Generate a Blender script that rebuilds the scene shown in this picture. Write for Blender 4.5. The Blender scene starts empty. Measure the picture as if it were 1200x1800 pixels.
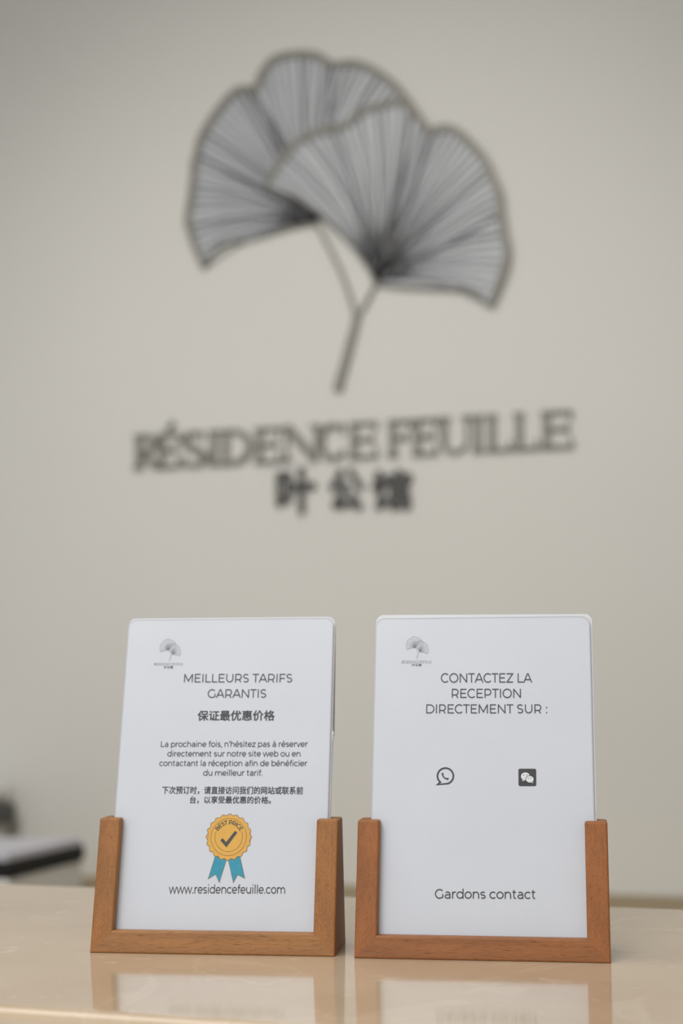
import bpy, bmesh, math, random
from mathutils import Vector, Matrix

C = bpy.context.scene.collection
SC = bpy.context.scene
R = math.radians
Z0 = 1.10                      # counter top height above the floor (m)
MM = 0.001

# ------------------------------------------------------------------ camera
cam = bpy.data.cameras.new('camera')
cam.sensor_fit = 'VERTICAL'
cam.sensor_height = 36.0
cam.sensor_width = 24.0
cam.lens = 56.0
cam.clip_start = 0.02
cam.dof.use_dof = True
cam.dof.focus_distance = 0.775
cam.dof.aperture_fstop = 6.0
cam_o = bpy.data.objects.new('camera', cam)
C.objects.link(cam_o)
cam_o.matrix_world = (Matrix.Translation((0, 0, Z0 + 0.12949)) @ Matrix.Rotation(R(17.8906), 4, 'Z')
                      @ Matrix.Rotation(R(90 + 6.2188), 4, 'X') @ Matrix.Rotation(R(-0.2755), 4, 'Z'))
SC.camera = cam_o

# ------------------------------------------------------------------ exposure, world and lights
SC.view_settings.view_transform = 'Standard'
SC.view_settings.look = 'None'
SC.view_settings.gamma = 1.0
SC.view_settings.use_curve_mapping = False
SC.view_settings.exposure = -0.04

w = bpy.data.worlds.new('world')
SC.world = w
w.use_nodes = True
w.node_tree.nodes['Background'].inputs[0].default_value = (0.80, 0.88, 1.0, 1)
w.node_tree.nodes['Background'].inputs[1].default_value = 0.48


def area(name, loc, target, sx, sy, power, col):
    l = bpy.data.lights.new(name, 'AREA')
    l.shape = 'RECTANGLE'
    l.size, l.size_y = sx, sy
    l.energy = power
    l.color = col
    o = bpy.data.objects.new(name, l)
    o.location = loc
    o.rotation_euler = (Vector(target) - Vector(loc)).to_track_quat('-Z', 'Y').to_euler()
    C.objects.link(o)
    return o


area('daylight_from_entrance', (-1.2, -2.6, 1.7), (-0.4, 1.0, 1.2), 3.0, 2.2, 22, (0.84, 0.91, 1.0))
area('ceiling_panel_light', (-0.75, 0.75, 2.78), (-0.75, 0.75, 0), 1.2, 0.6, 11, (1.0, 0.95, 0.89))
area('added_lobby_fill', (-0.45, -1.0, 2.78), (-0.45, -1.0, 0), 1.2, 1.2, 38, (1.0, 0.96, 0.91))  # added unseen fill; its floor bounce brightens the upper part of the cards
sp = bpy.data.lights.new('added_wall_fill', 'SPOT')  # added unseen spot that brightens the middle of the wall
sp.energy = 88
sp.color = (1.0, 0.955, 0.90)
sp.spot_size = R(62)
sp.spot_blend = 1.0
sp.shadow_soft_size = 0.22
sp_o = bpy.data.objects.new('added_wall_fill', sp)
sp_o.location = (-0.75, 0.35, 2.75)
sp_o.rotation_euler = (Vector((-0.78, 2.379, Z0 + 0.30)) - sp_o.location).to_track_quat('-Z', 'Y').to_euler()
C.objects.link(sp_o)


# ------------------------------------------------------------------ helpers
def obj(name, me, mat=None, parent=None):
    if isinstance(me, bmesh.types.BMesh):
        bmesh.ops.recalc_face_normals(me, faces=me.faces[:])
        m = bpy.data.meshes.new(name)
        me.to_mesh(m)
        me.free()
    else:
        m = me
    o = bpy.data.objects.new(name, m)
    C.objects.link(o)
    if mat:
        m.materials.clear()
        m.materials.append(mat)
    if parent:
        o.parent = parent
    return o


def thing(name, label, cat, loc=(0, 0, 0), rot=(0, 0, 0), group=None):
    o = bpy.data.objects.new(name, None)
    o.empty_display_size = 0.02
    o.location = loc
    o.rotation_euler = rot
    C.objects.link(o)
    return tag(o, label, cat, group)


def tag(o, label, cat, group=None):
    o['label'] = label
    o['category'] = cat
    if group:
        o['group'] = group
    return o


def struct(name, bm, mat):
    o = obj(name, bm, mat)
    o['kind'] = 'structure'
    return o


def bx(bm, x0, x1, y0, y1, z0, z1, M=None):
    vs = [bm.verts.new((x, y, z)) for x in (x0, x1) for y in (y0, y1) for z in (z0, z1)]
    for f in ((0, 1, 3, 2), (4, 6, 7, 5), (0, 4, 5, 1), (2, 3, 7, 6), (0, 2, 6, 4), (1, 5, 7, 3)):
        bm.faces.new([vs[i] for i in f])
    if M:
        for v in vs:
            v.co = M @ v.co
    return bm


def box(*a, **k):
    return bx(bmesh.new(), *a, **k)


def bevel(o, wd, seg=2, ang=35):
    m = o.modifiers.new('bevel', 'BEVEL')
    m.width = wd
    m.segments = seg
    m.limit_method = 'ANGLE'
    m.angle_limit = R(ang)
    return o


def prism(bm, poly, y0, y1):
    """outline poly of (x, z) extruded from y0 to y1"""
    a = [bm.verts.new((x, y0, z)) for x, z in poly]
    b = [bm.verts.new((x, y1, z)) for x, z in poly]
    n = len(poly)
    fs = [bm.faces.new(a), bm.faces.new(b[::-1])]
    for i in range(n):
        bm.faces.new((a[i], b[i], b[(i + 1) % n], a[(i + 1) % n]))
    bmesh.ops.triangulate(bm, faces=fs)
    return bm


def loft_bar(bm, r0, r1, both=False):
    """bar between two end rings; its long edges (and the free end's) are marked for rounding, a mitred end is not"""
    a = [bm.verts.new(p) for p in r0]
    b = [bm.verts.new(p) for p in r1]
    n = len(a)
    bm.faces.new(a)
    bm.faces.new(b[::-1])
    for i in range(n):
        bm.faces.new((a[i], b[i], b[(i + 1) % n], a[(i + 1) % n]))
    wl = bm.edges.layers.float.new('bevel_weight_edge')
    sa, sb = set(a), set(b)
    for e in bm.edges:
        v = set(e.verts)
        e[wl] = 0.0 if v <= sa or (both and v <= sb) else 1.0
    return bm


def loft(bm, r0, r1):
    a = [bm.verts.new(p) for p in r0]
    b = [bm.verts.new(p) for p in r1]
    n = len(a)
    fs = [bm.faces.new(a), bm.faces.new(b[::-1])]
    for i in range(n):
        bm.faces.new((a[i], b[i], b[(i + 1) % n], a[(i + 1) % n]))
    bmesh.ops.triangulate(bm, faces=fs)
    return bm


def ribbon_sides(pts, wd, closed=False):
    """left and right outline of a stroke; wd a number or one per point"""
    P = [Vector((p[0], p[1])) for p in pts]
    n = len(P)
    W = [wd] * n if not hasattr(wd, '__len__') else wd
    L, Q = [], []
    for i in range(n):
        if closed:
            d0 = P[i] - P[i - 1]
            d1 = P[(i + 1) % n] - P[i]
        else:
            d0 = P[i] - P[max(i - 1, 0)] if i else P[1] - P[0]
            d1 = P[i + 1] - P[i] if i < n - 1 else d0
        d0 = d0.normalized()
        d1 = d1.normalized()
        t = d0 + d1
        if t.length < 1e-6:
            t = d1
        t.normalize()
        nn = Vector((-t.y, t.x))
        c = max(0.42, nn.dot(Vector((-d1.y, d1.x))))
        L.append(P[i] + nn * (W[i] / 2 / c))
        Q.append(P[i] - nn * (W[i] / 2 / c))
    return L, Q


def ribbon(bm, pts, wd, y0, y1=None, closed=False):
    """stroke in the x-z plane; flat at y0, or a solid bar from y0 (front) to y1"""
    L, Q = ribbon_sides(pts, wd, closed)
    n = len(L)
    a = [bm.verts.new((p.x, y0, p.y)) for p in L]
    b = [bm.verts.new((p.x, y0, p.y)) for p in Q]
    rng = range(n if closed else n - 1)
    for i in rng:
        j = (i + 1) % n
        bm.faces.new((a[i], b[i], b[j], a[j]))
    if y1 is not None:
        c = [bm.verts.new((p.x, y1, p.y)) for p in L]
        d = [bm.verts.new((p.x, y1, p.y)) for p in Q]
        for i in rng:
            j = (i + 1) % n
            bm.faces.new((c[i], c[j], d[j], d[i]))
            bm.faces.new((a[i], a[j], c[j], c[i]))
            bm.faces.new((b[i], d[i], d[j], b[j]))
        if not closed:
            bm.faces.new((a[0], c[0], d[0], b[0]))
            bm.faces.new((a[-1], b[-1], d[-1], c[-1]))
    return bm


def flat(bm, poly, y):
    vs = [bm.verts.new((x, y, z)) for x, z in poly]
    f = bm.faces.new(vs)
    if len(vs) > 4:
        bmesh.ops.triangulate(bm, faces=[f])
    return bm


def smooth_path(pts, sub=4, closed=False):
    """Catmull-Rom through the points"""
    n = len(pts)
    out = []
    rng = n if closed else n - 1
    for i in range(rng):
        if closed:
            p = [pts[(i + k) % n] for k in (-1, 0, 1, 2)]
        else:
            p = [pts[max(0, min(n - 1, i + k))] for k in (-1, 0, 1, 2)]
        for s in range(sub):
            t = s / sub
            q = []
            for c in (0, 1):
                a, b, d, e = (v[c] for v in p)
                q.append(0.5 * (2 * b + (d - a) * t + (2 * a - 5 * b + 4 * d - e) * t * t + (3 * b - a - 3 * d + e) * t ** 3))
            out.append(tuple(q))
    if not closed:
        out.append(tuple(pts[-1]))
    return out


def cornered(pts, corners, sub=4):
    """smooth between the given corner indices, sharp at them; closed outline"""
    out = []
    cs = sorted(corners)
    for a, b in zip(cs, cs[1:] + [len(pts) + cs[0]]):
        out += smooth_path([pts[i % len(pts)] for i in range(a, b + 1)], sub)[:-1]
    return out


def arc(cx, cy, rx, ry, a0, a1, n=14):
    return [(cx + rx * math.cos(R(a0 + (a1 - a0) * i / n)), cy + ry * math.sin(R(a0 + (a1 - a0) * i / n))) for i in range(n + 1)]


def rounded(x0, x1, z0, z1, rad, n=6):
    """rad: bottom-left, bottom-right, top-right, top-left"""
    p = []
    for (cx, cz, a, r) in ((x0, z0, 180, rad[0]), (x1, z0, 270, rad[1]), (x1, z1, 0, rad[2]), (x0, z1, 90, rad[3])):
        ox = r if cx == x0 else -r
        oz = r if cz == z0 else -r
        p += arc(cx + ox, cz + oz, r, r, a, a + 90, n) if r > 0 else [(cx, cz)]
    return p


# ------------------------------------------------------------------ materials
def mat(name, col, rough=0.5, metal=0.0, coat=0.0, spec=0.5):
    m = bpy.data.materials.new(name)
    m.use_nodes = True
    b = m.node_tree.nodes['Principled BSDF']
    b.inputs['Base Color'].default_value = (*col, 1)
    b.inputs['Roughness'].default_value = rough
    b.inputs['Metallic'].default_value = metal
    b.inputs['Coat Weight'].default_value = coat
    b.inputs['Specular IOR Level'].default_value = spec
    return m


def nodes(m):
    nt = m.node_tree
    return nt, nt.nodes, nt.links, nt.nodes['Principled BSDF']


def noise_mat(name, c0, c1, scale, rough=0.6, stretch=(1, 1, 1), detail=4, lo=0.35, hi=0.65, bump=0.0, bscale=None, spec=0.5):
    m = mat(name, c0, rough, spec=spec)
    nt, N, Lk, b = nodes(m)
    tc = N.new('ShaderNodeTexCoord')
    mp = N.new('ShaderNodeMapping')
    mp.inputs['Scale'].default_value = stretch
    Lk.new(tc.outputs['Object'], mp.inputs[0])
    nz = N.new('ShaderNodeTexNoise')
    nz.inputs['Scale'].default_value = scale
    nz.inputs['Detail'].default_value = detail
    Lk.new(mp.outputs[0], nz.inputs['Vector'])
    cr = N.new('ShaderNodeValToRGB')
    cr.color_ramp.elements[0].position, cr.color_ramp.elements[1].position = lo, hi
    cr.color_ramp.elements[0].color = (*c0, 1)
    cr.color_ramp.elements[1].color = (*c1, 1)
    Lk.new(nz.outputs['Fac'], cr.inputs[0])
    Lk.new(cr.outputs[0], b.inputs['Base Color'])
    if bump:
        n2 = N.new('ShaderNodeTexNoise')
        n2.inputs['Scale'].default_value = bscale or scale
        n2.inputs['Detail'].default_value = 3
        Lk.new(mp.outputs[0], n2.inputs['Vector'])
        bp = N.new('ShaderNodeBump')
        bp.inputs['Strength'].default_value = bump
        bp.inputs['Distance'].default_value = 0.001
        Lk.new(n2.outputs['Fac'], bp.inputs['Height'])
        Lk.new(bp.outputs[0], b.inputs['Normal'])
    return m


def beech(name, base, dark, along):
    """beech with short dark flecks running along one axis"""
    m = mat(name, base, 0.48, spec=0.4)
    nt, N, Lk, b = nodes(m)
    tc = N.new('ShaderNodeTexCoord')

    def noise(sl, sc, detail, rough=0.5):
        mp = N.new('ShaderNodeMapping')
        s = [sc, sc, sc]
        s['xyz'.index(along)] = sl
        mp.inputs['Scale'].default_value = s
        Lk.new(tc.outputs['Object'], mp.inputs[0])
        nz = N.new('ShaderNodeTexNoise')
        nz.inputs['Scale'].default_value = 1.0
        nz.inputs['Detail'].default_value = detail
        nz.inputs['Roughness'].default_value = rough
        Lk.new(mp.outputs[0], nz.inputs['Vector'])
        return nz.outputs['Fac']

    def ramp(fac, lo, hi, c0, c1):
        cr = N.new('ShaderNodeValToRGB')
        cr.color_ramp.elements[0].position, cr.color_ramp.elements[1].position = lo, hi
        cr.color_ramp.elements[0].color = (*c0, 1)
        cr.color_ramp.elements[1].color = (*c1, 1)
        Lk.new(fac, cr.inputs[0])
        return cr.outputs[0]

    def mul(a, c):
        mx = N.new('ShaderNodeMix')
        mx.data_type = 'RGBA'
        mx.blend_type = 'MULTIPLY'
        mx.inputs['Factor'].default_value = 1
        Lk.new(a, mx.inputs['A'])
        Lk.new(c, mx.inputs['B'])
        return mx.outputs['Result']
    tone = ramp(noise(12, 160, 3), 0.3, 0.7, tuple(v * 0.86 for v in base), tuple(min(1, v * 1.12) for v in base))
    fleck = ramp(noise(190, 3600, 1.5), 0.55, 0.70, (1, 1, 1), dark)
    streak = ramp(noise(28, 800, 2), 0.3, 0.7, (0.90, 0.88, 0.86), (1.05, 1.05, 1.05))
    Lk.new(mul(mul(tone, fleck), streak), b.inputs['Base Color'])
    bp = N.new('ShaderNodeBump')
    bp.inputs['Strength'].default_value = 0.25
    bp.inputs['Distance'].default_value = 0.0003
    bp.invert = True
    Lk.new(noise(190, 3600, 1.5), bp.inputs['Height'])
    Lk.new(bp.outputs[0], b.inputs['Normal'])
    return m


def marble(name):
    m = mat(name, (0.55, 0.44, 0.32), 0.09, spec=0.5)
    nt, N, Lk, b = nodes(m)
    tc = N.new('ShaderNodeTexCoord')
    n1 = N.new('ShaderNodeTexNoise')
    n1.inputs['Scale'].default_value = 9
    n1.inputs['Detail'].default_value = 6
    Lk.new(tc.outputs['Object'], n1.inputs['Vector'])
    cr = N.new('ShaderNodeValToRGB')
    cr.color_ramp.elements[0].position, cr.color_ramp.elements[1].position = 0.3, 0.7
    cr.color_ramp.elements[0].color = (0.50, 0.385, 0.265, 1)
    cr.color_ramp.elements[1].color = (0.60, 0.48, 0.345, 1)
    Lk.new(n1.outputs['Fac'], cr.inputs[0])
    # pale hairline veins: thin level set of a warped noise
    n2 = N.new('ShaderNodeTexNoise')
    n2.inputs['Scale'].default_value = 6
    n2.inputs['Detail'].default_value = 5
    n2.inputs['Distortion'].default_value = 1.2
    Lk.new(tc.outputs['Object'], n2.inputs['Vector'])
    v = N.new('ShaderNodeValToRGB')
    e = v.color_ramp.elements
    e[0].position, e[0].color = 0.585, (0, 0, 0, 1)
    e[1].position, e[1].color = 0.615, (0, 0, 0, 1)
    k = e.new(0.6)
    k.color = (0.22, 0.22, 0.22, 1)
    Lk.new(n2.outputs['Fac'], v.inputs[0])
    mx = N.new('ShaderNodeMix')
    mx.data_type = 'RGBA'
    Lk.new(v.outputs[0], mx.inputs['Factor'])
    Lk.new(cr.outputs[0], mx.inputs['A'])
    mx.inputs['B'].default_value = (0.74, 0.64, 0.50, 1)
    # small fossil specks
    n3 = N.new('ShaderNodeTexNoise')
    n3.inputs['Scale'].default_value = 85
    n3.inputs['Detail'].default_value = 2
    Lk.new(tc.outputs['Object'], n3.inputs['Vector'])
    s = N.new('ShaderNodeValToRGB')
    s.color_ramp.elements[0].position, s.color_ramp.elements[1].position = 0.66, 0.74
    s.color_ramp.elements[0].color = (0, 0, 0, 1)
    s.color_ramp.elements[1].color = (0.5, 0.5, 0.5, 1)
    Lk.new(n3.outputs['Fac'], s.inputs[0])
    m2 = N.new('ShaderNodeMix')
    m2.data_type = 'RGBA'
    Lk.new(s.outputs[0], m2.inputs['Factor'])
    Lk.new(mx.outputs['Result'], m2.inputs['A'])
    m2.inputs['B'].default_value = (0.72, 0.60, 0.45, 1)
    Lk.new(m2.outputs['Result'], b.inputs['Base Color'])
    return m


M_WALL = noise_mat('wall_paint', (0.652, 0.645, 0.607), (0.672, 0.665, 0.627), 1.6, 0.75, bump=0.08, bscale=240)
M_CEIL = noise_mat('ceiling_paint', (0.75, 0.74, 0.71), (0.78, 0.77, 0.74), 2, 0.9)
M_FLOOR = noise_mat('floor_tile', (0.66, 0.62, 0.56), (0.72, 0.68, 0.62), 3, 0.3)
M_MARBLE = marble('cream_marble')
M_PANEL = noise_mat('counter_panel', (0.36, 0.24, 0.14), (0.44, 0.30, 0.18), 6, 0.5, stretch=(1, 1, 8))
M_TAN = noise_mat('tan_wood', (0.27, 0.20, 0.105), (0.32, 0.24, 0.13), 5, 0.5, stretch=(1, 8, 8))
M_METAL = noise_mat('dark_bronze', (0.20, 0.192, 0.16), (0.225, 0.217, 0.182), 12, 0.5)
M_CHAR = noise_mat('charcoal_metal', (0.055, 0.053, 0.046), (0.075, 0.072, 0.063), 12, 0.5)
M_BLADE = noise_mat('brushed_grey_metal', (0.385, 0.40, 0.42), (0.50, 0.52, 0.545), 8, 0.5, lo=0.3, hi=0.7)
M_VEIN = noise_mat('blackened_wire', (0.035, 0.036, 0.04), (0.05, 0.051, 0.055), 20, 0.5)
M_GLINT = noise_mat('painted_glint', (0.72, 0.74, 0.77), (0.80, 0.82, 0.85), 20, 0.4)
M_SHEET = noise_mat('white_card_sheet', (0.62, 0.652, 0.712), (0.635, 0.667, 0.727), 25, 0.32, bump=0.02, bscale=90)
M_FILM_SEAM = noise_mat('film_and_seam_shade', (0.47, 0.475, 0.50), (0.50, 0.505, 0.53), 40, 0.35)
M_BACK = noise_mat('white_acrylic', (0.70, 0.71, 0.74), (0.73, 0.74, 0.77), 30, 0.18)
M_INK = noise_mat('dark_grey_ink', (0.046, 0.044, 0.048), (0.058, 0.056, 0.060), 300, 0.5)
M_INK2 = noise_mat('black_ink', (0.035, 0.034, 0.038), (0.045, 0.044, 0.048), 300, 0.5)
M_GREYINK = noise_mat('soft_grey_ink', (0.23, 0.23, 0.24), (0.27, 0.27, 0.28), 300, 0.5)
M_YEL = noise_mat('amber_print', (0.71, 0.385, 0.055), (0.74, 0.41, 0.065), 300, 0.45)
M_BROWNINK = noise_mat('brown_ink', (0.20, 0.105, 0.035), (0.23, 0.12, 0.04), 300, 0.45)
M_TEAL = noise_mat('teal_print', (0.018, 0.27, 0.40), (0.026, 0.30, 0.43), 300, 0.45)
M_TICK = noise_mat('slate_print', (0.045, 0.052, 0.045), (0.055, 0.062, 0.055), 300, 0.5)
M_WHITEP = noise_mat('white_print', (0.74, 0.76, 0.80), (0.76, 0.78, 0.82), 300, 0.4)
M_BLACKPL = noise_mat('black_plastic', (0.004, 0.004, 0.004), (0.006, 0.006, 0.006), 30, 0.8)
M_GREYPL = noise_mat('grey_plastic', (0.40, 0.395, 0.38), (0.45, 0.445, 0.43), 10, 0.6)
M_DARKPL = noise_mat('dark_grey_plastic', (0.06, 0.06, 0.06), (0.08, 0.08, 0.08), 10, 0.5)
M_PALE = noise_mat('pale_plastic', (0.72, 0.72, 0.71), (0.76, 0.76, 0.75), 10, 0.6)
M_PAPER = noise_mat('office_paper', (0.56, 0.56, 0.62), (0.60, 0.60, 0.66), 15, 0.7)
BEECH_L = {'z': beech('beech_wood', (0.345, 0.145, 0.038), (0.62, 0.52, 0.38), 'z'), 'x': beech('pale_beech_wood', (0.375, 0.172, 0.052), (0.58, 0.48, 0.34), 'x')}
BEECH_R = {'z': beech('red_beech_wood', (0.330, 0.118, 0.030), (0.64, 0.54, 0.40), 'z'), 'x': beech('brown_beech_wood', (0.325, 0.122, 0.034), (0.60, 0.50, 0.36), 'x')}

# ------------------------------------------------------------------ the room
YW = 2.3791                                   # wall face
X0, X1, Y0, ZC = -3.4, 1.5, -3.0, 2.85
struct('wall_back', box(X0 - 0.1, X1 + 0.1, YW, YW + 0.12, 0, ZC), M_WALL)
struct('wall_left', box(X0 - 0.12, X0, Y0, YW, 0, ZC), M_WALL)
struct('wall_right', box(X1, X1 + 0.12, Y0, YW, 0, ZC), M_WALL)
struct('floor', box(X0 - 0.12, X1 + 0.12, Y0, YW + 0.12, -0.1, 0), M_FLOOR)
struct('ceiling', box(X0 - 0.12, X1 + 0.12, Y0, YW + 0.12, ZC, ZC + 0.1), M_CEIL)

# reception counter: marble slab with rounded front lip, on a panelled body
cnt = thing('reception_counter', 'cream polished marble reception counter carrying the two wooden sign holders', 'counter', (-0.6, 0.775, 0))
bm = bmesh.new()
YF, YB, TH = 0.590 - 0.775, 0.9530 - 0.775, 0.036
prof = [(YB, Z0 - TH), (YB, Z0)] + [(YF + 0.007 + 0.007 * math.cos(R(a)), Z0 - 0.007 + 0.007 * math.sin(R(a))) for a in range(90, 181, 9)] \
    + [(YF + 0.007 + 0.007 * math.cos(R(a)), Z0 - TH + 0.007 + 0.007 * math.sin(R(a))) for a in range(180, 271, 9)]
loft(bm, [(-1.5, y, z) for y, z in prof], [(1.6, y, z) for y, z in prof])
obj('countertop', bm, M_MARBLE, cnt)
obj('counter_body', box(-1.48, 1.58, YF + 0.05, YB - 0.02, 0, Z0 - TH), M_PANEL, cnt)

# low cabinet against the wall, its tan wooden top showing over the counter
zt = Z0 - 0.175
cab = thing('low_cabinet', 'tan wood topped low cabinet against the wall behind the counter', 'cabinet', (-0.9, YW - 0.30, 0))
bevel(obj('cabinet_top', box(-1.6, 1.9, -0.26, 0.298, zt - 0.03, zt), M_TAN, cab), 0.003)
obj('cabinet_body', box(-1.58, 1.88, -0.24, 0.298, 0.0, zt - 0.03), M_TAN, cab)

# ------------------------------------------------------------------ ginkgo emblem (wall coordinates in mm: x, height over counter)
LEAF_A = [(-809.4, 871.8), (-850.3, 868.2), (-899.6, 859.5), (-937.4, 853.5), (-967.5, 852.4), (-984.6, 842.5), (-1002.6, 815.3), (-1018.1, 850.3), (-1028.5, 885.1), (-1031.6, 899.9), (-1026.7, 933.3), (-1021.8, 969.8), (-1020.9, 994.0), (-1015.9, 1008.1), (-1009.9, 1033.8), (-993.7, 1061.2), (-973.4, 1086.2), (-950.1, 1107.8), (-929.9, 1112.1), (-914.8, 1104.4), (-907.8, 1117.2), (-899.8, 1135.6), (-882.8, 1153.9), (-859.9, 1159.7), (-830.1, 1158.7), (-805.6, 1152.6), (-789.0, 1140.8), (-779.2, 1131.9), (-761.7, 1132.5), (-739.5, 1130.6), (-711.7, 1117.5), (-688.0, 1099.3), (-668.2, 1079.8), (-653.3, 1059.2), (-639.4, 1039.7), (-622.8, 1014.4)]
LEAF_B = [(-706.7, 764.7), (-673.9, 757.4), (-627.5, 750.8), (-581.6, 746.1), (-558.9, 744.2), (-540.9, 732.8), (-521.4, 713.2), (-512.1, 735.0), (-499.9, 767.2), (-494.0, 796.5), (-498.9, 828.5), (-502.9, 857.9), (-505.2, 888.2), (-512.9, 910.9), (-526.0, 943.4), (-544.8, 969.3), (-567.4, 993.1), (-584.8, 1003.5), (-601.5, 1004.4), (-614.6, 998.5), (-629.2, 1021.6), (-644.0, 1041.2), (-655.2, 1052.8), (-676.0, 1056.3), (-688.3, 1054.9), (-717.9, 1050.0), (-737.2, 1039.9), (-754.5, 1028.7), (-776.8, 1024.6), (-810.9, 1020.9), (-838.3, 1007.7), (-860.0, 988.1), (-875.8, 965.9), (-891.7, 940.8), (-860.1, 927.1), (-838.5, 917.3), (-814.1, 897.8), (-777.5, 869.7), (-748.0, 831.4), (-723.4, 795.8)]
CLOSE_A = [(-634.3, 986.7), (-676.9, 944.8), (-743.7, 904.9)]
STEM_A = [(-808.4, 871.8), (-796.8, 853.7), (-782.5, 824.3), (-766.3, 790.2), (-752.2, 751.9), (-742.0, 716.8)]
STEM_B = [(-706.7, 763.8), (-718.1, 744.5), (-727.7, 728.6), (-738.2, 712.9)]
STEM_C = [(-738.1, 720.2), (-743.0, 695.7), (-749.8, 673.2), (-758.5, 641.6), (-766.2, 617.4), (-772.0, 595.7)]


def resample(pts, n):
    d = [0]
    for a, b in zip(pts, pts[1:]):
        d.append(d[-1] + math.hypot(b[0] - a[0], b[1] - a[1]))
    out, k = [], 0
    for i in range(n):
        t = d[-1] * i / (n - 1)
        while k < len(d) - 2 and d[k + 1] < t:
            k += 1
        f = (t - d[k]) / max(1e-9, d[k + 1] - d[k])
        out.append((pts[k][0] + (pts[k + 1][0] - pts[k][0]) * f, pts[k][1] + (pts[k + 1][1] - pts[k][1]) * f))
    return out


def vein_lines(leaf, base, i0, i1, n, rnd, bend=0.10):
    """curved ribs from the leaf's base to points along its scalloped edge"""
    edge = resample(smooth_path(leaf[i0:i1], 5), n)
    turn = 1 if edge[-1][0] > edge[0][0] else -1      # ribs always bow towards the middle of the fan
    res = []
    for j, e in enumerate(edge):
        jx = rnd.uniform(-2.0, 2.0)
        ex, ez = e[0] + jx, e[1] + rnd.uniform(-1.5, 1.5)
        dx, dz = ex - base[0], ez - base[1]
        s = (j / (n - 1) - 0.5) * 2
        px, pz = -dz, dx
        k = turn * bend * s + rnd.uniform(-0.012, 0.012)
        pts = []
        for t in (0, 0.12, 0.28, 0.46, 0.64, 0.82, 1.0):
            q = 4 * t * (1 - t) * k * 0.5
            pts.append((base[0] + dx * t + px * q, base[1] + dz * t + pz * q))
        res.append(pts)
    return res


def sc(pts, k=MM):
    return [(x * k, z * k) for x, z in pts]


EX, EZ = -0.76, 0.90
emb = thing('ginkgo_emblem', 'large dark metal emblem of two overlapping ginkgo leaves on the wall', 'wall emblem', (EX, YW, Z0 + EZ))


def loc_pts(pts):
    return [(x * MM - EX, z * MM - EZ) for x, z in pts]


rnd = random.Random(4)
NOTCH_A, NOTCH_B = [12, 19, 27], [10, 19, 23, 28]
for nm, leaf, close, base, i0, i1, yb, yf, wi in (
        ('back', LEAF_A, CLOSE_A, (-809.4, 874), 6, 36, -0.0005, -0.004, 12.0),
        ('front', LEAF_B, [], (-706.7, 768), 6, 34, -0.0045, -0.008, 12.0)):
    bm = bmesh.new()
    prism(bm, loc_pts(cornered(leaf + close, [0, 6, 36, 38] + NOTCH_A if nm == 'back' else [0, 6, 33] + NOTCH_B)), yf, yb)
    blade = obj('leaf_blade', bm, M_BLADE, emb)
    bm = bmesh.new()
    last = 35 if nm == 'back' else 33
    ks = [6] + (NOTCH_A if nm == 'back' else NOTCH_B) + [last]
    es = []
    for a, b in zip(ks, ks[1:]):
        es += smooth_path(leaf[a:b + 1], 4)[:-1]
    es.append(leaf[last])
    ws = [wi * MM * (1.0 if 8 < i < len(es) - 8 else 0.6 + 0.05 * min(i, len(es) - 1 - i)) for i in range(len(es))]
    ribbon(bm, loc_pts(es), ws, yf - 0.004, yf)
    low = smooth_path(leaf[:7], 4)
    ribbon(bm, loc_pts(low), [(3.0 + 1.5 * (i / len(low))) * MM for i in range(len(low))], yf - 0.003, yf)
    if nm == 'front':
        low = smooth_path(leaf[33:] + leaf[:1], 4)
        ribbon(bm, loc_pts(low), 3.2 * MM, yf - 0.003, yf)
    obj('leaf_rim', bm, M_METAL, blade)
    bm = bmesh.new()
    for pts in vein_lines(leaf, base, i0, i1, 50, rnd, 0.16):
        wv = rnd.choice((0.9, 1.2, 1.6, 2.0, 3.6))
        ribbon(bm, loc_pts(smooth_path(pts, 2)), [(max(wv, 4.6 - 0.62 * i) if i < 7 else wv) * MM for i in range(13)], yf - 0.002, yf + 0.0002)
    # the deep folds run thicker from the base to each notch of the edge
    for q, wq in (((19, 5.0), (18, 3.0), (13, 4.5), (27, 2.6)) if nm == 'back' else ((19, 4.0), (11, 4.5), (21, 4.0), (28, 2.8))):
        e = leaf[q] if isinstance(q, int) else leaf[q[0]]
        fold = vein_lines(leaf, base, i0, i1, 3, rnd, 0)[0]
        pts = [(base[0] + (e[0] - base[0]) * t + 8 * math.sin(math.pi * t), base[1] + (e[1] - base[1]) * t) for t in (0, 0.2, 0.4, 0.6, 0.8, 1)]
        ribbon(bm, loc_pts(pts), [(wq * 1.0 + 9.0 * math.exp(-4 * t)) * MM for t in (0, 0.2, 0.4, 0.6, 0.8, 1)], yf - 0.0025, yf + 0.0002)
    obj('leaf_veins', bm, M_VEIN, blade)
    bm = bmesh.new()  # pale streaks painting the light reflected between the veins
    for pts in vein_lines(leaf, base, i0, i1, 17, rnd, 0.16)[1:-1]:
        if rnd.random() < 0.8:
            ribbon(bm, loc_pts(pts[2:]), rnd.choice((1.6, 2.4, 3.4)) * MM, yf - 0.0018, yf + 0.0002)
    v = obj('painted_glints', bm, M_GLINT, blade)
    v['label'] = 'pale painted glints between the dark ribs'
bm = bmesh.new()
ribbon(bm, loc_pts(smooth_path(STEM_A, 4)), [(6.5 - 0.5 * i / 20) * MM for i in range(21)], -0.008, -0.0003)
ribbon(bm, loc_pts(smooth_path(STEM_B, 4)), [(4.0 + 1.5 * i / 12) * MM for i in range(13)], -0.008, -0.0003)
ribbon(bm, loc_pts(smooth_path(STEM_C, 4)), [(11 + 3.0 * i / 20) * MM for i in range(21)], -0.0085, -0.0003)
obj('stem', bm, M_METAL, emb)


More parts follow.
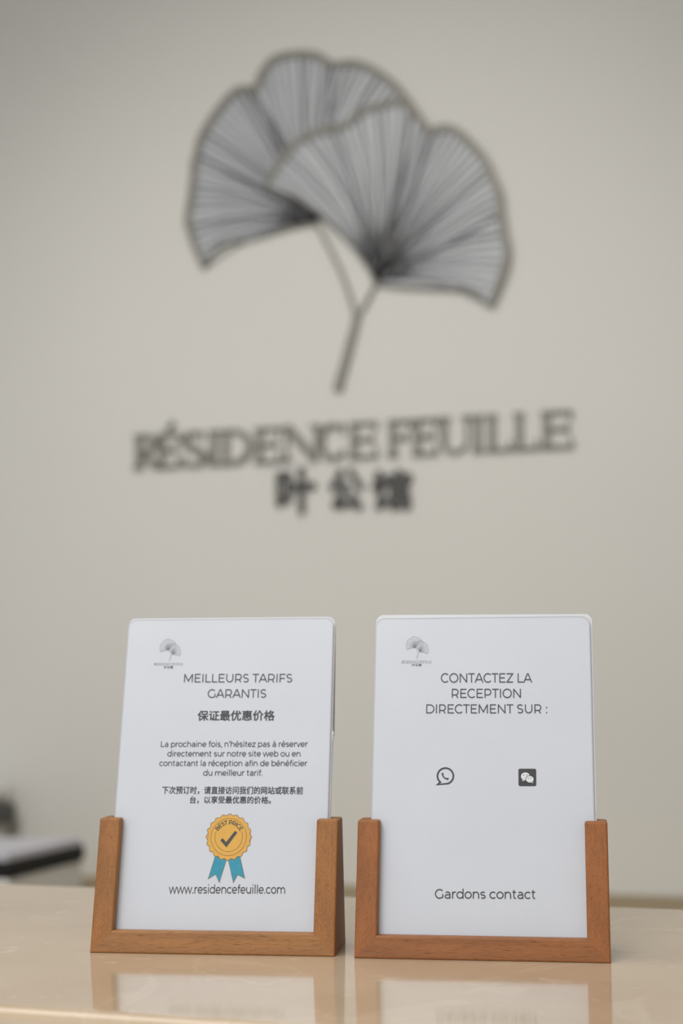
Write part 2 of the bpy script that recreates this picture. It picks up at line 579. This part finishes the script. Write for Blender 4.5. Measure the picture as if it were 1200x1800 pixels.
# ------------------------------------------------------------------ raised serif letters on the wall (a serif face with thick stems and hairlines)
def serif(ch, x0, x1, H):
    """strokes [(points, width)] of a capital filling x0..x1 and height H (mm)"""
    T, t = 10.5, 3.8
    S = []

    def stem(x, y0=0, y1=H, sl=5, sr=5, foot=True, top=True):
        S.append(([(x, y0), (x, y1)], T))
        if foot:
            S.append(([(x - T / 2 - sl, y0 + t / 2), (x + T / 2 + sr, y0 + t / 2)], t))
        if top:
            S.append(([(x - T / 2 - sl, y1 - t / 2), (x + T / 2 + sr, y1 - t / 2)], t))
    sx = x0 + 4 + T / 2
    if ch in 'EÉFL':
        stem(sx, sl=4, sr=3)
        if ch != 'L':
            S.append(([(sx, H - t / 2), (x1 - 2, H - t / 2)], t))
            S.append(([(x1 - 3, H), (x1 - 3, H - 15)], [t * 1.6, 1.5]))
            S.append(([(sx, H * 0.52), (x1 - 8, H * 0.52)], t))
            S.append(([(x1 - 8, H * 0.52 + 8), (x1 - 8, H * 0.52 - 8)], t * 0.8))
        if ch != 'F':
            S.append(([(sx, t / 2), (x1 - 1, t / 2)], t))
            S.append(([(x1 - 2, 0), (x1 - 2, 16)], [t * 1.6, 1.5]))
        if ch == 'É':
            m = (x0 + x1) / 2
            S.append(([(m - 2, H + 5), (m + 9, H + 18)], [4, 8]))
    elif ch == 'I':
        stem((x0 + x1) / 2, sl=4, sr=4)
    elif ch == 'R':
        stem(sx, sl=4, sr=4)
        cx, rx = sx + 4, x1 - 6 - sx - 4 - T / 2 + 3
        a = arc(cx, H * 0.74, rx, H * 0.26 - t / 2, 90, -90, 12)
        S.append(([(sx, H - t / 2)] + a + [(sx, H * 0.48 + t / 2)], [t, t] + [t + (T - t) * math.sin(math.pi * (i) / 11) for i in range(12)][1:] + [t, t]))
        S.append(([(sx + 7, H * 0.48), (x1 - 4, 2)], T))
        S.append(([(x1 - 8, t / 2), (x1, t / 2)], t))
    elif ch == 'D':
        stem(sx, sl=4, sr=2)
        cx = sx + 8
        a = arc(cx, H / 2, x1 - T / 2 - cx, H / 2 - t / 2, 90, -90, 16)
        S.append(([(sx, H - t / 2)] + a + [(sx, t / 2)], [t] + [t + (T - t) * math.sin(math.pi * i / 16) for i in range(17)] + [t]))
    elif ch == 'C':
        cx, cy = (x0 + x1) / 2 + 2, H / 2
        a = arc(cx, cy, (x1 - x0) / 2 - T / 2, H / 2 - t / 2, 38, 322, 22)
        S.append((a, [t + (T - t) * max(0, math.sin(math.pi * (i / 22))) ** 1.6 for i in range(23)]))
        S.append(([(a[0][0], a[0][1] - 4), (a[0][0], H)], [6, 3]))
        S.append(([(a[-1][0], a[-1][1] + 3), (a[-1][0], 3)], [4, 3]))
    elif ch == 'S':
        cx, w = (x0 + x1) / 2, (x1 - x0) / 2 - 4
        p = arc(cx, H * 0.75, w * 0.85, H * 0.25 - t / 2, 25, 200, 9) + arc(cx, H * 0.26, w, H * 0.26 - t / 2, 20, -160, 9)
        p = smooth_path(p, 2)
        n = len(p)
        S.append((p, [t + (T - t) * math.sin(math.pi * i / (n - 1)) ** 2.2 for i in range(n)]))
        S.append(([(p[0][0], p[0][1] - 4), (p[0][0], H)], [5, 3]))
        S.append(([(p[-1][0], p[-1][1] + 6), (p[-1][0], 0)], [5, 3]))
    elif ch == 'N':
        S.append(([(x0 + 8, 0), (x0 + 8, H)], t))
        S.append(([(x0, t / 2), (x0 + 17, t / 2)], t))
        S.append(([(x0, H - t / 2), (x0 + 14, H - t / 2)], t))
        S.append(([(x0 + 9, H), (x1 - 8, 0)], T + 1))
        S.append(([(x1 - 8, 0), (x1 - 8, H)], t))
        S.append(([(x1 - 17, H - t / 2), (x1, H - t / 2)], t))
    elif ch == 'U':
        rx = x1 - 7
        p = [(sx + 1, H), (sx + 1, H * 0.36)] + arc((sx + rx) / 2 + .5, H * 0.34, (rx - sx) / 2 - .5, H * 0.34 - t / 2, 180, 360, 14) + [(rx, H)]
        S.append((p, [T, T] + [T - (T - t) * min(1, i / 8) for i in range(15)] + [t]))
        S.append(([(sx - T / 2 - 4, H - t / 2), (sx + T / 2 + 6, H - t / 2)], t))
        S.append(([(rx - 8, H - t / 2), (x1, H - t / 2)], t))
    return S


LETTERS = [('R', -1126.7, -1079.6, 'dark raised serif letter R that begins the wall name'),
           ('É', -1084.7, -1044.0, 'dark raised serif letter E with acute accent in the wall name'),
           ('S', -1041.5, -996.0, 'dark raised serif letter S of the wall name'),
           ('I', -994.0, -974.1, 'dark raised serif letter I between S and D of the wall name'),
           ('D', -972.1, -915.9, 'dark raised serif letter D of the wall name'),
           ('E', -914.0, -869.2, 'dark raised serif letter E without accent between D and N'),
           ('N', -866.3, -801.0, 'dark raised serif letter N of the wall name'),
           ('C', -806.8, -756.5, 'dark raised serif letter C of the wall name'),
           ('E', -754.6, -706.9, 'dark raised serif letter E right after C, ending the first word on the wall'),
           ('F', -691.1, -650.5, 'dark raised serif letter F that begins the second word on the wall'),
           ('E', -651.4, -609.4, 'dark raised serif letter E between F and U on the wall'),
           ('U', -609.4, -556.1, 'dark raised serif letter U of the second word on the wall'),
           ('I', -555.2, -537.3, 'dark raised serif letter I between U and L on the wall'),
           ('L', -532.9, -493.0, 'dark raised serif letter L beside the I, left one of the double L'),
           ('L', -490.3, -451.7, 'dark raised serif letter L beside the last E, right one of the double L'),
           ('E', -448.2, -398.8, 'dark raised serif letter E at the far right end of the wall name')]
ZB, HL = 486.5, 57.0
for ch, x0, x1, lab in LETTERS:
    cx = (x0 + x1) / 2
    bm = bmesh.new()
    for k, (pts, wd) in enumerate(serif(ch, x0 - cx, x1 - cx, HL)):
        ww = [v * MM for v in wd] if hasattr(wd, '__len__') else wd * MM
        ribbon(bm, sc(pts), ww, -0.008 - k * 0.00004, 0.0)
    o = obj('wall_letter', bm, M_METAL)
    o.location = (cx * MM, YW - 0.0004, Z0 + ZB * MM)
    tag(o, lab, 'letter', 'raised letters of the wall name')


def glyph_mesh(ch, size, fat, depth, name):
    """heavy glyph from the built-in font as a mesh in the x-z plane; origin at the left of the baseline"""
    cu = bpy.data.curves.new('tmp', 'FONT')
    cu.body = ch
    cu.size = size
    cu.extrude = depth / 2
    to = bpy.data.objects.new('tmp', cu)
    C.objects.link(to)
    dg = bpy.context.evaluated_depsgraph_get()
    me = bpy.data.meshes.new_from_object(to.evaluated_get(dg))
    bpy.data.objects.remove(to)
    bpy.data.curves.remove(cu)
    bm = bmesh.new()
    for i, (dx, dy) in enumerate(((0, 0), (fat, 0), (-fat, 0), (0, fat), (0, -fat), (fat * .7, fat * .7), (-fat * .7, fat * .7), (fat * .7, -fat * .7), (-fat * .7, -fat * .7)) if fat else ((0, 0),)):
        tmp = bmesh.new()
        tmp.from_mesh(me)
        for v in tmp.verts:
            v.co = Vector((v.co.x + dx, -v.co.z - i * (0.00002 if depth else 0.000002), v.co.y + dy))
        m2 = bpy.data.meshes.new('tmp')
        tmp.to_mesh(m2)
        tmp.free()
        bm.from_mesh(m2)
        bpy.data.meshes.remove(m2)
    bpy.data.meshes.remove(me)
    return bm


def fit_mesh(bm, x0, x1, z0, z1, y=0.0):
    """scale and shift the mesh so that it fills the rectangle"""
    xs = [v.co.x for v in bm.verts]
    zs = [v.co.z for v in bm.verts]
    a, b, c, d = min(xs), max(xs), min(zs), max(zs)
    for v in bm.verts:
        v.co = Vector((x0 + (v.co.x - a) / (b - a) * (x1 - x0), v.co.y + y, z0 + (v.co.z - c) / (d - c) * (z1 - z0)))
    return bm


for ch, x0, x1, z0, z1, lab in (
        ('叶', -876.0, -809.6, 401, 477, 'bold dark raised Chinese character of mouth and cross strokes, left of three'),
        ('公', -787.5, -729.9, 403, 472, 'bold dark raised Chinese character with splayed roof strokes, middle of three'),
        ('馆', -717.2, -651.2, 402, 466, 'bold dark dense raised Chinese character, right of three under the wall name')):
    cx = (x0 + x1) / 2
    bm = fit_mesh(glyph_mesh(ch, 0.07, 0.0023, 0.008, 'glyph'), (x0 - cx) * MM, (x1 - cx) * MM, 0, (z1 - z0) * MM, -0.004)
    o = obj('wall_character', bm, M_CHAR)
    o.location = (cx * MM, YW - 0.0004, Z0 + z0 * MM)
    tag(o, lab, 'Chinese character', 'raised Chinese characters under the wall name')

# ------------------------------------------------------------------ wooden holders
FW, FH, PW = 121.0, 65.7, 10.8                # frame width, slope height, bar width (mm)
DT, DB = 16.5, 42.6                           # depth at the top and at the bottom
LEAN = R(13.73)
SL, CL = math.sin(LEAN), math.cos(LEAN)
S0, S1, SD = 5.75, 10.7, 5.6                  # slot front, slot back, slot depth


def depth(v):
    """distance from the sloping front to the back face at slope height v"""
    return DB + (DT - DB) * v / FH


def hp(x, v, wv):
    return Vector((x * MM, (v * SL + wv) * MM, v * CL * MM))


def make_holder(label, loc, yaw, W):
    t = thing('sign_holder', label, 'sign holder', loc, (0, 0, yaw), 'wooden sign holders on the counter')
    for s in (-1, 1):
        bm = bmesh.new()

        def ring(top):
            xo, xi = FW / 2, FW / 2 - PW
            secs = [(xo, 0), (xi, 0), (xi, S0), (xi + SD, S0), (xi + SD, S1), (xi, S1), (xi, None), (xo, None)]
            out = []
            for x, wv in secs:
                v = FH if top else (xo - x)
                out.append(hp(s * x, v, depth(v) if wv is None else wv))
            return out
        loft_bar(bm, ring(False), ring(True))
        bevel(obj('side_post', bm, W['z'], t), 0.0010, 3).modifiers[0].limit_method = 'WEIGHT'
    bm = bmesh.new()

    def ring(sd):
        secs = [(0, 0), (PW, 0), (PW, S0), (PW - SD, S0), (PW - SD, S1), (PW, S1), (PW, None), (0, None)]
        return [hp(sd * (FW / 2 - v), v, depth(v) if wv is None else wv) for v, wv in secs]
    loft_bar(bm, ring(-1), ring(1), True)
    bevel(obj('bottom_rail', bm, W['x'], t), 0.0010, 3).modifiers[0].limit_method = 'WEIGHT'
    return t


LLOC = (-0.30413, 0.73284, Z0)
RLOC = (-0.17492, 0.75285, Z0)
make_holder('wooden sign holder standing on the left, carrying the best price card', LLOC, R(10.67), BEECH_L)
make_holder('redder wooden sign holder standing on the right, carrying the contact card', RLOC, R(9.52), BEECH_R)

# ------------------------------------------------------------------ printed lettering: geometric sans drawn as strokes (1000 units to the em)
def _S(w, cx, top, hgt):
    ry = hgt / 4 - 19
    return arc(cx, top - 38 - ry, w, ry, 32, 270, 14)[:-1] + arc(cx, 38 + ry, w, ry, 90, -148, 14)


O_ = lambda cx, rx: arc(cx, 267, rx, 229, 0, 360, 28)
GL = {
    'A': (726, [[(25, 0), (348, 700)], [(378, 700), (701, 0)], [(140, 222), (586, 222)]]),
    'B': (740, [[(130, 0), (130, 700)], [(130, 662), (400, 662)] + arc(400, 512, 180, 150, 90, -90, 10) + [(130, 362)], [(130, 362), (430, 362)] + arc(430, 200, 200, 162, 90, -90, 10) + [(130, 38)]]),
    'C': (726, [arc(402, 350, 335, 322, 43, 317, 24)]),
    'D': (820, [[(130, 0), (130, 700)], [(130, 662), (395, 662)] + arc(405, 350, 345, 312, 90, -90, 16) + [(130, 38)]]),
    'E': (672, [[(130, 0), (130, 700)], [(130, 662), (605, 662)], [(130, 356), (555, 356)], [(130, 38), (620, 38)]]),
    'F': (636, [[(130, 0), (130, 700)], [(130, 662), (600, 662)], [(130, 322), (555, 322)]]),
    'G': (785, [arc(402, 350, 335, 322, 43, 305, 24) + [(655, 92), (678, 110), (678, 350)]]),
    'I': (290, [[(145, 0), (145, 700)]]),
    'L': (592, [[(130, 700), (130, 38), (570, 38)]]),
    'M': (955, [[(130, 0), (130, 700)], [(825, 0), (825, 700)], [(135, 680), (478, 110), (820, 680)]]),
    'N': (825, [[(130, 0), (130, 700)], [(695, 0), (695, 700)], [(130, 672), (695, 28)]]),
    'O': (854, [arc(427, 350, 350, 322, 0, 360, 32)]),
    'P': (725, [[(130, 0), (130, 700)], [(130, 662), (400, 662)] + arc(410, 446, 215, 216, 90, -90, 12) + [(130, 230)]]),
    'R': (732, [[(130, 0), (130, 700)], [(130, 662), (400, 662)] + arc(410, 446, 215, 216, 90, -90, 12) + [(130, 230)], [(445, 230), (610, 0)]]),
    'S': (626, [_S(212, 310, 700, 700)]),
    'T': (580, [[(10, 662), (570, 662)], [(290, 0), (290, 662)]]),
    'U': (800, [[(125, 700), (125, 310)] + arc(400, 310, 275, 272, 180, 360, 16) + [(675, 700)]]),
    'Z': (650, [[(55, 662), (570, 662), (75, 38), (595, 38)]]),
    ':': (230, [[(115, 0), (115, 105)], [(115, 400), (115, 505)]]),
    ' ': (262, []),
    '.': (210, [[(105, 0), (105, 100)]]),
    ',': (210, [[(118, 95), (105, 0), (80, -110)]]),
    "'": (190, [[(95, 742), (95, 500)]]),
    'a': (590, [[(480, 0), (480, 320)] + arc(285, 320, 195, 172, 0, 140, 10), [(480, 290), (290, 290)] + arc(270, 164, 182, 126, 90, 270, 10) + [(370, 50), (450, 100), (480, 180)]]),
    'b': (672, [[(110, 0), (110, 742)], O_(358, 248)]),
    'c': (568, [arc(310, 267, 248, 229, 43, 317, 20)]),
    'd': (672, [[(562, 0), (562, 742)], O_(314, 248)]),
    'e': (609, [[(70, 262), (540, 262)], arc(306, 267, 244, 229, 0, 318, 24)]),
    'f': (345, [[(155, 0), (155, 600)] + arc(280, 600, 125, 106, 180, 75, 7), [(45, 492), (335, 492)]]),
    'h': (660, [[(110, 0), (110, 742)], [(110, 230)] + arc(330, 270, 220, 222, 175, 0, 14) + [(550, 0)]]),
    'i': (255, [[(127, 0), (127, 530)], [(127, 655), (127, 750)]]),
    'l': (255, [[(127, 0), (127, 742)]]),
    'm': (1030, [[(110, 0), (110, 530)], [(110, 230)] + arc(313, 270, 203, 222, 175, 0, 14) + [(516, 0)], [(516, 230)] + arc(719, 270, 203, 222, 175, 0, 14) + [(922, 0)]]),
    'n': (660, [[(110, 0), (110, 530)], [(110, 230)] + arc(330, 270, 220, 222, 175, 0, 14) + [(550, 0)]]),
    'o': (630, [O_(315, 253)]),
    'p': (672, [[(110, -195), (110, 530)], O_(358, 248)]),
    'r': (405, [[(110, 0), (110, 530)], [(110, 230)] + arc(330, 270, 220, 222, 175, 100, 8) + [(385, 493)]]),
    's': (495, [_S(170, 245, 530, 530)]),
    't': (405, [[(155, 655), (155, 160)] + arc(280, 160, 125, 122, 180, 290, 7), [(45, 492), (340, 492)]]),
    'u': (656, [[(105, 530), (105, 260)] + arc(325, 260, 220, 222, 180, 360, 14), [(545, 530), (545, 0)]]),
    'v': (545, [[(28, 530), (272, 15), (517, 530)]]),
    'w': (870, [[(28, 530), (228, 15), (435, 520), (642, 15), (842, 530)]]),
    'z': (514, [[(45, 492), (440, 492), (65, 38), (465, 38)]]),
}
GL['é'] = (GL['e'][0], GL['e'][1] + [[(270, 610), (370, 745)]])
GL['à'] = (GL['a'][0], GL['a'][1] + [[(340, 610), (220, 745)]])

for ch in GL:
    GL[ch] = (GL[ch][0], [[p for i, p in enumerate(q) if i == 0 or math.hypot(p[0] - q[i - 1][0], p[1] - q[i - 1][1]) > 1.0] for q in GL[ch][1]])


def text_line(bm, s, u0, u1, v0, v1, cap, wt=80, y=0.0, rise=None):
    """line of stroke lettering from u0 to u1, baseline v0 at its left end and v1 at its right end, cap height in mm"""
    strokes, x = [], 0
    lo, hi = 1e9, -1e9
    for ch in s:
        adv, st = GL[ch]
        for p in st:
            q = [(a + x, b) for a, b in p]
            strokes.append(q)
            lo = min(lo, min(a for a, b in q) - 30)
            hi = max(hi, max(a for a, b in q) + 30)
        x += adv
    kx, ky = (u1 - u0) / (hi - lo), cap / 700.0
    for j, q in enumerate(strokes):
        L, Q = ribbon_sides(q, wt)
        yj = y - (j % 6) * 0.000004
        prev = None
        for a, b in zip(L, Q):
            pr = []
            for p in (a, b):
                f = (p.x - lo) / (hi - lo)
                pr.append(bm.verts.new(((u0 + (p.x - lo) * kx) * MM, yj, (v0 + (v1 - v0) * f + p.y * ky) * MM)))
            if prev:
                bm.faces.new((prev[0], prev[1], pr[1], pr[0]))
            prev = pr
    return bm


def front_mesh(bm):
    for f in bm.faces:
        f.normal_update()
        if f.normal.y > 0:
            f.normal_flip()
    return bm


def front(o):
    """make flat printing face the viewer"""
    me = o.data
    bm = bmesh.new()
    bm.from_mesh(me)
    for f in bm.faces:
        f.normal_update()
        if f.normal.y > 0:
            f.normal_flip()
    bm.to_mesh(me)
    bm.free()
    return o


def cjk_line(s, u0, u1, v0, v1, fat, y):
    bm = glyph_mesh(s, 0.01, fat, 0, 'glyph')
    return fit_mesh(bm, u0 * MM, u1 * MM, v0 * MM, v1 * MM, y)


YT = 5.90 * MM                                 # printing sits on the face of the card (local y)


def printed_logo(card, u0, u1, v0, v1, t0, t1, tb, tt, z0, z1, zb, ztop):
    """small printed copy of the wall emblem with its two lines of lettering"""
    xs = [p[0] for p in LEAF_A + LEAF_B]
    a, b, c, d = min(xs), max(xs), 595.7, 1160.0

    def mp(pts):
        return [((u0 + (x - a) / (b - a) * (u1 - u0)) * MM, (v0 + (z - c) / (d - c) * (v1 - v0)) * MM) for x, z in pts]
    rr = random.Random(7)
    bm = bmesh.new()
    ribbon(bm, mp(LEAF_A), 0.10 * MM, YT)
    ribbon(bm, mp(LEAF_B), 0.10 * MM, YT, closed=True)
    for st, wd in ((STEM_A, 0.12), (STEM_B, 0.12), (STEM_C, 0.22)):
        ribbon(bm, mp(st), wd * MM, YT)
    for leaf, base, i0, i1 in ((LEAF_A, (-809.4, 874), 6, 36), (LEAF_B, (-706.7, 768), 6, 34)):
        for pts in vein_lines(leaf, base, i0, i1, 26, rr, 0.16):
            ribbon(bm, mp(pts), 0.06 * MM, YT)
    lg = front(obj('printed_emblem', bm, M_GREYINK, card))
    bm = bmesh.new()
    H = tt - tb
    lx0, lx1 = LETTERS[0][1], LETTERS[-1][2]
    k = (t1 - t0) / (lx1 - lx0)
    for ch, x0, x1, lab in LETTERS:
        for pts, wd in serif(ch, x0, x1, HL):
            ww = [v * k * 0.8 * MM for v in wd] if hasattr(wd, '__len__') else wd * k * 0.8 * MM
            ribbon(bm, [((t0 + (x - lx0) * k) * MM, (tb + z / HL * H) * MM) for x, z in pts], ww, YT)
    front(obj('emblem_name', bm, M_GREYINK, lg))
    front(obj('emblem_characters', cjk_line('叶公馆', z0, z1, zb, ztop, 0.0002, YT), M_INK, lg))


def make_card(label, loc, yaw, back_poly, front_poly):
    t = thing('sign_card', label, 'sign card', loc, (-LEAN, 0, yaw), 'printed cards in the wooden holders')
    bm = prism(bmesh.new(), sc(back_poly), 7.25 * MM, 10.1 * MM)
    bevel(obj('backing_sheet', bm, M_BACK, t), 0.0003, 2, 60)
    bm = prism(bmesh.new(), sc(front_poly), 6.0 * MM, 7.0 * MM)
    bevel(obj('front_sheet', bm, M_SHEET, t), 0.0004, 3, 60)
    seam_pts = [p for p in front_poly if p[1] > 60]
    seam_pts = sorted([p for p in seam_pts if p[0] > 0], key=lambda p: (p[1], -p[0])) + sorted([p for p in seam_pts if p[0] <= 0], key=lambda p: (-p[1], -p[0]))
    seam_pts = [(seam_pts[0][0], 66)] + seam_pts + [(seam_pts[-1][0], 66)]
    seam_pts = [(x * 0.9945, (v - 0.28) if v > 100 else v) for x, v in seam_pts]
    obj('film_edge_seam_shade', front_mesh(ribbon(bmesh.new(), sc(seam_pts), 0.5 * MM, 5.96 * MM)), M_FILM_SEAM, t)  # grey strip: painted shade of the sheet seam, also the laminate's edge
    return t


VB = PW - SD + 2.6                             # the card's lower edge, down in the slot
# ---- best price card
bp_back = rounded(-54.6, 55.3, VB, 171.9, (0.5, 0.5, 4.2, 3.2))
k = next(i for i, p in enumerate(bp_back) if p[1] > 100)
bp_back[k:k] = [(55.2, 106), (55.7, 107), (55.5, 109.5), (56.2, 110.6), (55.3, 112)]
cl = make_card('white card with amber best price rosette, in the left wooden holder', LLOC, R(10.67), bp_back,
               rounded(-54.7, 54.6, VB, 170.9, (0.5, 0.5, 4.0, 4.0)))
printed_logo(cl, -36.85, -25.58, 148.4, 160.2, -39.4, -23.9, 146.0, 147.25, -34.0, -29.2, 144.2, 145.75)
bm = bmesh.new()
text_line(bm, 'MEILLEURS TARIFS', -22.82, 33.85, 136.82, 136.53, 4.5, 92, YT)
text_line(bm, 'GARANTIS', -9.88, 20.61, 128.60, 128.48, 4.5, 92, YT)
front(obj('heading_text', bm, M_INK, cl))
front(obj('chinese_heading', cjk_line('保证最优惠价格', -14.69, 25.61, 116.5, 122.0, 0.00022, YT), M_INK2, cl))
bm = bmesh.new()
for s, u0, u1, v0 in (("La prochaine fois, n'hésitez pas à réserver", -32.9, 43.24, 103.0), ('directement sur notre site web ou en', -29.24, 39.5, 98.05),
                      ('contactant la réception afin de bénéficier', -33.08, 43.27, 93.15), ('du meilleur tarif.', -10.01, 20.36, 88.25)):
    text_line(bm, s, u0, u1, v0, v0 + 0.05, 2.95, 104, YT)
front(obj('body_text', bm, M_INK, cl))
b1 = cjk_line('下次预订时，请直接访问我们的网站或联系前', -30.85, 41.52, 78.8, 82.9, 0.0002, YT)
b2 = cjk_line('台，以享受最优惠的价格。', -16.17, 25.42, 74.1, 77.95, 0.0002, YT)
m2 = bpy.data.meshes.new('tmp')
b2.to_mesh(m2)
b2.free()
b1.from_mesh(m2)
bpy.data.meshes.remove(m2)
front(obj('chinese_body', b1, M_INK2, cl))
bm = bmesh.new()
text_line(bm, 'www.residencefeuille.com', -24.14, 34.21, 29.6, 30.1, 4.15, 92, YT)
front(obj('website_text', bm, M_INK, cl))
# rosette badge
BC = (4.75, 57.5)
badge = obj('rosette', flat(bmesh.new(), sc([(BC[0] + r * math.cos(a), BC[1] + r * math.sin(a)) for r, a in
            ((11.15 + 0.42 * math.cos(20 * t), t + math.pi / 2) for t in (2 * math.pi * i / 200 for i in range(200)))]), YT - 0.00003), M_YEL, cl)
front(badge)
badge['label'] = 'amber printed rosette with scalloped rim'


def bpt(x, y):
    """badge drawing units to card mm"""
    return (BC[0] + (x - 633) / 34.3, BC[1] - (y - 519) / 33.6)


bm = bmesh.new()
ribbon(bm, sc([(BC[0] + r * math.cos(a), BC[1] + r * math.sin(a)) for r, a in
       ((11.15 + 0.42 * math.cos(20 * t), t + math.pi / 2) for t in (2 * math.pi * i / 200 for i in range(200)))]), 0.26 * MM, YT - 0.00006, closed=True)
ribbon(bm, sc(arc(BC[0], BC[1], 9.0, 9.2, 0, 360, 60)[:-1]), 0.24 * MM, YT - 0.00006, closed=True)
ribbon(bm, sc(arc(BC[0], BC[1], 7.0, 7.2, 158, 382, 40)), 0.24 * MM, YT - 0.00006)
front(obj('rosette_rings', bm, M_BROWNINK, badge))
bm = bmesh.new()
seq = 'BEST PRICE'
tot = sum(GL[c][0] for c in seq)
pos = 0
for c in seq:
    adv, st = GL[c]
    ang = 152 - (pos + adv / 2) / tot * 124
    ca, sa = math.cos(R(ang - 90)), math.sin(R(ang - 90))
    for p in st:
        q = []
        for x, z in p:
            lx, lz = (x - adv / 2) / 1000 * 2.65, 6.25 + z / 700 * 2.05
            q.append((BC[0] + lx * ca - lz * sa, BC[1] + lx * sa + lz * ca))
        ribbon(bm, sc(q), 0.42 * MM, YT - 0.00006 - (pos % 7) * 0.000003)
    pos += adv
front(obj('arched_lettering', bm, M_TICK, badge))
bm = flat(bmesh.new(), sc([bpt(*q) for q in ((490, 575), (528, 538), (592, 603), (738, 413), (780, 445), (600, 692))]), YT - 0.00006)
front(obj('tick_mark', bm, M_TICK, badge))
for pl in (((415, 830), (610, 900), (508, 1270), (438, 1135), (312, 1212)), ((645, 900), (842, 830), (945, 1198), (820, 1138), (750, 1272))):
    poly = sc([bpt(*q) for q in pl])
    rb = front(obj('ribbon_tail', flat(bmesh.new(), poly, YT), M_TEAL, cl))
    rb['label'] = 'teal printed ribbon tail'
    front(obj('ribbon_outline', ribbon(bmesh.new(), poly, 0.22 * MM, YT - 0.00001, closed=True), M_BROWNINK, rb))

# ---- contact card
cr = make_card('white card asking guests to contact reception, in the right wooden holder', RLOC, R(9.52),
               [(-54.9, VB), (55.6, VB), (55.8, 168.8), (54.6, 170.6), (53.4, 171.7), (-51.6, 172.4), (-53.6, 171.3), (-54.9, 168.8)],
               rounded(-54.7, 54.5, VB, 170.2, (0.5, 0.5, 4.6, 4.2)))
printed_logo(cr, -38.74, -27.24, 148.6, 160.3, -40.8, -25.4, 146.15, 147.55, -35.5, -30.7, 144.6, 145.95)
bm = bmesh.new()
text_line(bm, 'CONTACTEZ LA', -20.66, 25.11, 136.04, 135.80, 4.8, 92, YT)
text_line(bm, 'RECEPTION', -15.07, 19.42, 128.09, 127.96, 4.7, 92, YT)
text_line(bm, 'DIRECTEMENT SUR :', -27.92, 32.31, 120.19, 120.05, 4.6, 92, YT)
front(obj('heading_text', bm, M_INK, cr))
bm = bmesh.new()
text_line(bm, 'Gardons contact', -22.58, 25.73, 29.1, 29.6, 4.5, 92, YT)
front(obj('closing_text', bm, M_INK, cr))
# speech bubble mark with handset
cu, cv, cR = -18.05, 88.6, 3.95
ring = arc(cu, cv, cR, cR, 232, 232 - 304, 44)
tail = (-21.95, 84.35)
bub = front(obj('bubble_mark', ribbon(bmesh.new(), sc([tail] + ring), 0.85 * MM, YT, closed=True), M_INK2, cr))
hs = smooth_path([(cu - 1.45, cv + 1.45), (cu - 1.25, cv + 0.15), (cu - 0.2, cv - 1.05), (cu + 1.55, cv - 1.55)], 5)
bm = bmesh.new()
n = len(hs)
ribbon(bm, sc(hs), [(0.62 + 0.75 * abs(2 * i / (n - 1) - 1) ** 3) * MM for i in range(n)], YT)
front(obj('handset_mark', bm, M_INK2, bub))
# dark square mark with two pale chat bubbles
sq = front(obj('square_mark', flat(bmesh.new(), sc(rounded(17.95, 26.65, 83.75, 92.35, (0.8,) * 4, 5)), YT), M_INK2, cr))


def chat(cx, cz, rx, rz, tail, y):
    bm = bmesh.new()
    flat(bm, sc(arc(cx, cz, rx, rz, 0, 360, 30)[:-1]), y)
    flat(bm, sc(tail), y)
    return front(obj('chat_bubble', bm, M_WHITEP, sq))


b = chat(21.35, 88.55, 2.15, 1.95, [(19.9, 87.6), (20.9, 86.7), (19.9, 86.1)], YT - 0.00002)
bm = bmesh.new()
for ex in (20.6, 22.1):
    flat(bm, sc(arc(ex, 89.2, 0.27, 0.27, 0, 360, 12)[:-1]), YT - 0.00003)
front(obj('bubble_eyes', bm, M_INK2, b))
b = front(obj('chat_bubble_rim', flat(bmesh.new(), sc(arc(23.5, 87.15, 2.15, 1.9, 0, 360, 30)[:-1]), YT - 0.00004), M_INK2, sq))
b = chat(23.5, 87.15, 1.85, 1.6, [(24.0, 85.9), (25.0, 86.4), (24.9, 85.2)], YT - 0.00005)
bm = bmesh.new()
for ex in (22.9, 24.1):
    flat(bm, sc(arc(ex, 87.65, 0.23, 0.23, 0, 360, 12)[:-1]), YT - 0.00006)
front(obj('bubble_eyes', bm, M_INK2, b))

# ------------------------------------------------------------------ blurred office things on the cabinet at far left
zc = zt
tr = thing('document_box', 'pale flat-topped document box with black side at far left behind the counter', 'document box', (-1.101, 1.945, zc), (0, 0, R(2.3)))
bevel(obj('box_base', box(-0.34, -0.002, 0.002, 0.238, 0, 0.047), M_PALE, tr), 0.004)
bevel(obj('box_tray', box(-0.35, 0, 0, 0.241, 0.047, 0.070), M_BLACKPL, tr), 0.003)
bm = bmesh.new()
for i in range(5):
    bx(bm, -0.34 + 0.001 * i, -0.004 - 0.0006 * i, 0.002 + 0.001 * ((i * 7) % 3), 0.238, 0.0702 + i * 0.0018, 0.0718 + i * 0.0018)
obj('paper_pile', bm, M_PAPER, tr)

pr = thing('desk_printer', 'blurred white office machine with a dark slot at the left edge behind the document box', 'printer', (-1.475, 2.27, zc))
bevel(obj('printer_base', box(-0.18, 0.140, -0.07, 0.08, 0, 0.086), M_PALE, pr), 0.008, 3)
bevel(obj('paper_slot', box(-0.18, 0.158, -0.075, 0.08, 0.086, 0.117), M_DARKPL, pr), 0.008, 3)
bevel(obj('printer_lid', box(-0.18, 0.148, -0.07, 0.08, 0.117, 0.152), M_PALE, pr), 0.014, 3)
